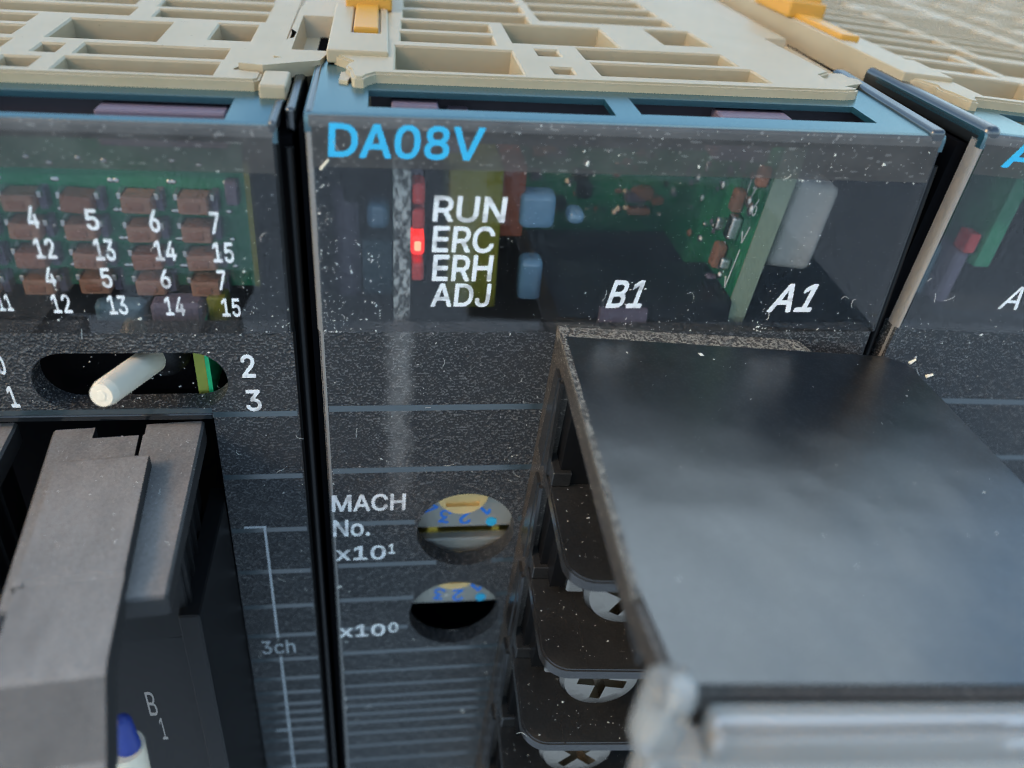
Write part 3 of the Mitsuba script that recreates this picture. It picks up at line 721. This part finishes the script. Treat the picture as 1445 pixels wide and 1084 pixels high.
EX, EY, EZ = np.eye(3)
def scatter(n, x0, x1, z0, z1, M, size, y=0.0, edge=None, lint=0):
    hubs = np.column_stack([rng.uniform(x0, x1, 7), rng.uniform(z0, z1, 7), rng.exponential(.05, 7) * (x1 - x0 + z1 - z0) + .2])
    for _ in range(n):
        x, z = rng.uniform(x0, x1), rng.uniform(z0, z1)
        if rng.uniform() < .65:
            h = hubs[int(7 * rng.uniform() ** 1.7)]
            x, z = np.clip(h[0] + rng.normal(0, h[2]), x0, x1), np.clip(h[1] + rng.normal(0, h[2]), z0, z1)
        if edge == 'left': x = x0 + min(abs(rng.exponential(.12)), 1) * (x1 - x0)
        if edge == 'low': z = z0 + min(abs(rng.exponential(.2)), 1) * (z1 - z0)
        s = size * rng.lognormal(0, .5)
        emit(fleck(np.array([x, y - .006, z]), EX, EZ, -EY, s, s * rng.uniform(.35, 1), s * .5, rng.uniform(0, 6.3)), M)
    for _ in range((lint + 1) // 2):
        emit(fibre(np.array([rng.uniform(x0, x1), y - .01, rng.uniform(z0, z1)]), EX, EZ, -EY, rng.uniform(.25, .8), rng.uniform(.010, .017), rng.uniform(0, 6.3)), M)
def scatter_top(n, x0, x1, y0, y1, z, M, size, lint=0):
    for _ in range(n):
        s = size * rng.lognormal(0, .5)
        emit(fleck(np.array([rng.uniform(x0, x1), rng.uniform(y0, y1), z + .006]), EX, EY, EZ, s, s * rng.uniform(.35, 1), s * .5, rng.uniform(0, 6.3)), M)
    for _ in range((lint + 1) // 2):
        emit(fibre(np.array([rng.uniform(x0, x1), rng.uniform(y0, y1), z + .01]), EX, EY, EZ, rng.uniform(.3, .9), rng.uniform(.012, .02), rng.uniform(0, 6.3)), M)
scatter(170, .4, 6.0, -12.2, -2.7, ID, .035, edge='left', lint=3)
scatter(60, .4, 3.5, -12.2, -5, ID, .05)
scatter(150, 14, 33, -12.2, -8.2, ID, .04, edge='low', lint=10)
scatter(60, 5, 33, -12.2, -3, ID, .025)
scatter(150, .3, 33, -2.7, -.2, ID, .035, lint=4)
scatter(90, .4, 13.5, -24, -12.3, ID, .045, lint=16)
scatter(60, .4, 12.5, -55, -24, ID, .06, lint=5)
scatter(30, 11, 13, -56, -38, ID, .08)
scatter(90, -17, -1.5, -12.2, -3, ID, .035, edge='low', lint=6)
scatter(70, -3.8, -1.5, -12.2, -3, ID, .04)
scatter(80, -17, -1.5, -18, -12.4, ID, .035, lint=4)
scatter(60, -6, -1.5, -40, -18.2, ID, .035, lint=9)
scatter(60, .4, 14, -13, -8, MR, .035, edge='low', lint=5)
scatter(40, .4, 14, -18, -13, MR, .03, lint=4)
for z in (-7.45, -15.1, -22.8, -30.5):
    scatter_top(110, .1, 9, -11.4, -4, z, MB, .035, lint=3)
scatter_top(45, .5, 21, -20, -1.2, .2, MB, .05)
scatter_top(60, 0, 15, -1.0, .2, 0, MB, .04, lint=3)
scatter_top(90, -8, -.2, -13, 0, 0, MC, .03, lint=8)
scatter_top(25, -6.9, -2.6, -12, -4, 1.0, MC, .05)
scatter_top(40, 3.2, 15.5, 1.6, 4.2, -.9, ID, .03)
dust = thing('dust', 'pale dust specks and lint fibres lying over the black plastic', 'dust', kind='stuff')
scene[dust] = mikit.ply(trimesh.Trimesh(np.vstack(VV) * MM, np.vstack(FF), process=False), 'mat_dust_pale')
sl = thing('plastic_sliver', 'tiny pale plastic sliver lying by the blue letter D', 'sliver')
put('shaving', rod((.66, -.12, -2.72), (1.08, -.12, -2.2), .075, .06, 5), 'lever_cream', sl)
for k, (x, y, a) in enumerate(((21.35, -1.75, .6), (21.75, -3.1, .2))):
    s = thing('plastic_sliver', ('pale crumb on the right back corner of the terminal block', 'lower pale crumb on the right edge of the terminal block')[k], 'sliver')
    put('shaving', rod((x, y, .25), (x + .45 * math.cos(a), y + .1, .25 + .45 * math.sin(a)), .11, .07, 6), 'lever_cream', s, MB)

# rack rail behind the modules
labels['mounting_plate'] = {'label': 'metal plate of the rack behind the modules', 'category': 'plate', 'kind': 'structure'}
scene['mounting_plate'] = mikit.ply(trimesh.creation.box(bounds=[[-.09, .0985, -.07], [.13, .1005, .0005]]), 'mat_plate_metal')
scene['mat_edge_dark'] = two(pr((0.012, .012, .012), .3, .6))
scene['mat_board_edge_green'] = two(pr((0.30, .34, .06), .5))
scene['mat_board_bright'] = two(pr((0.03, .55, .22), .4))
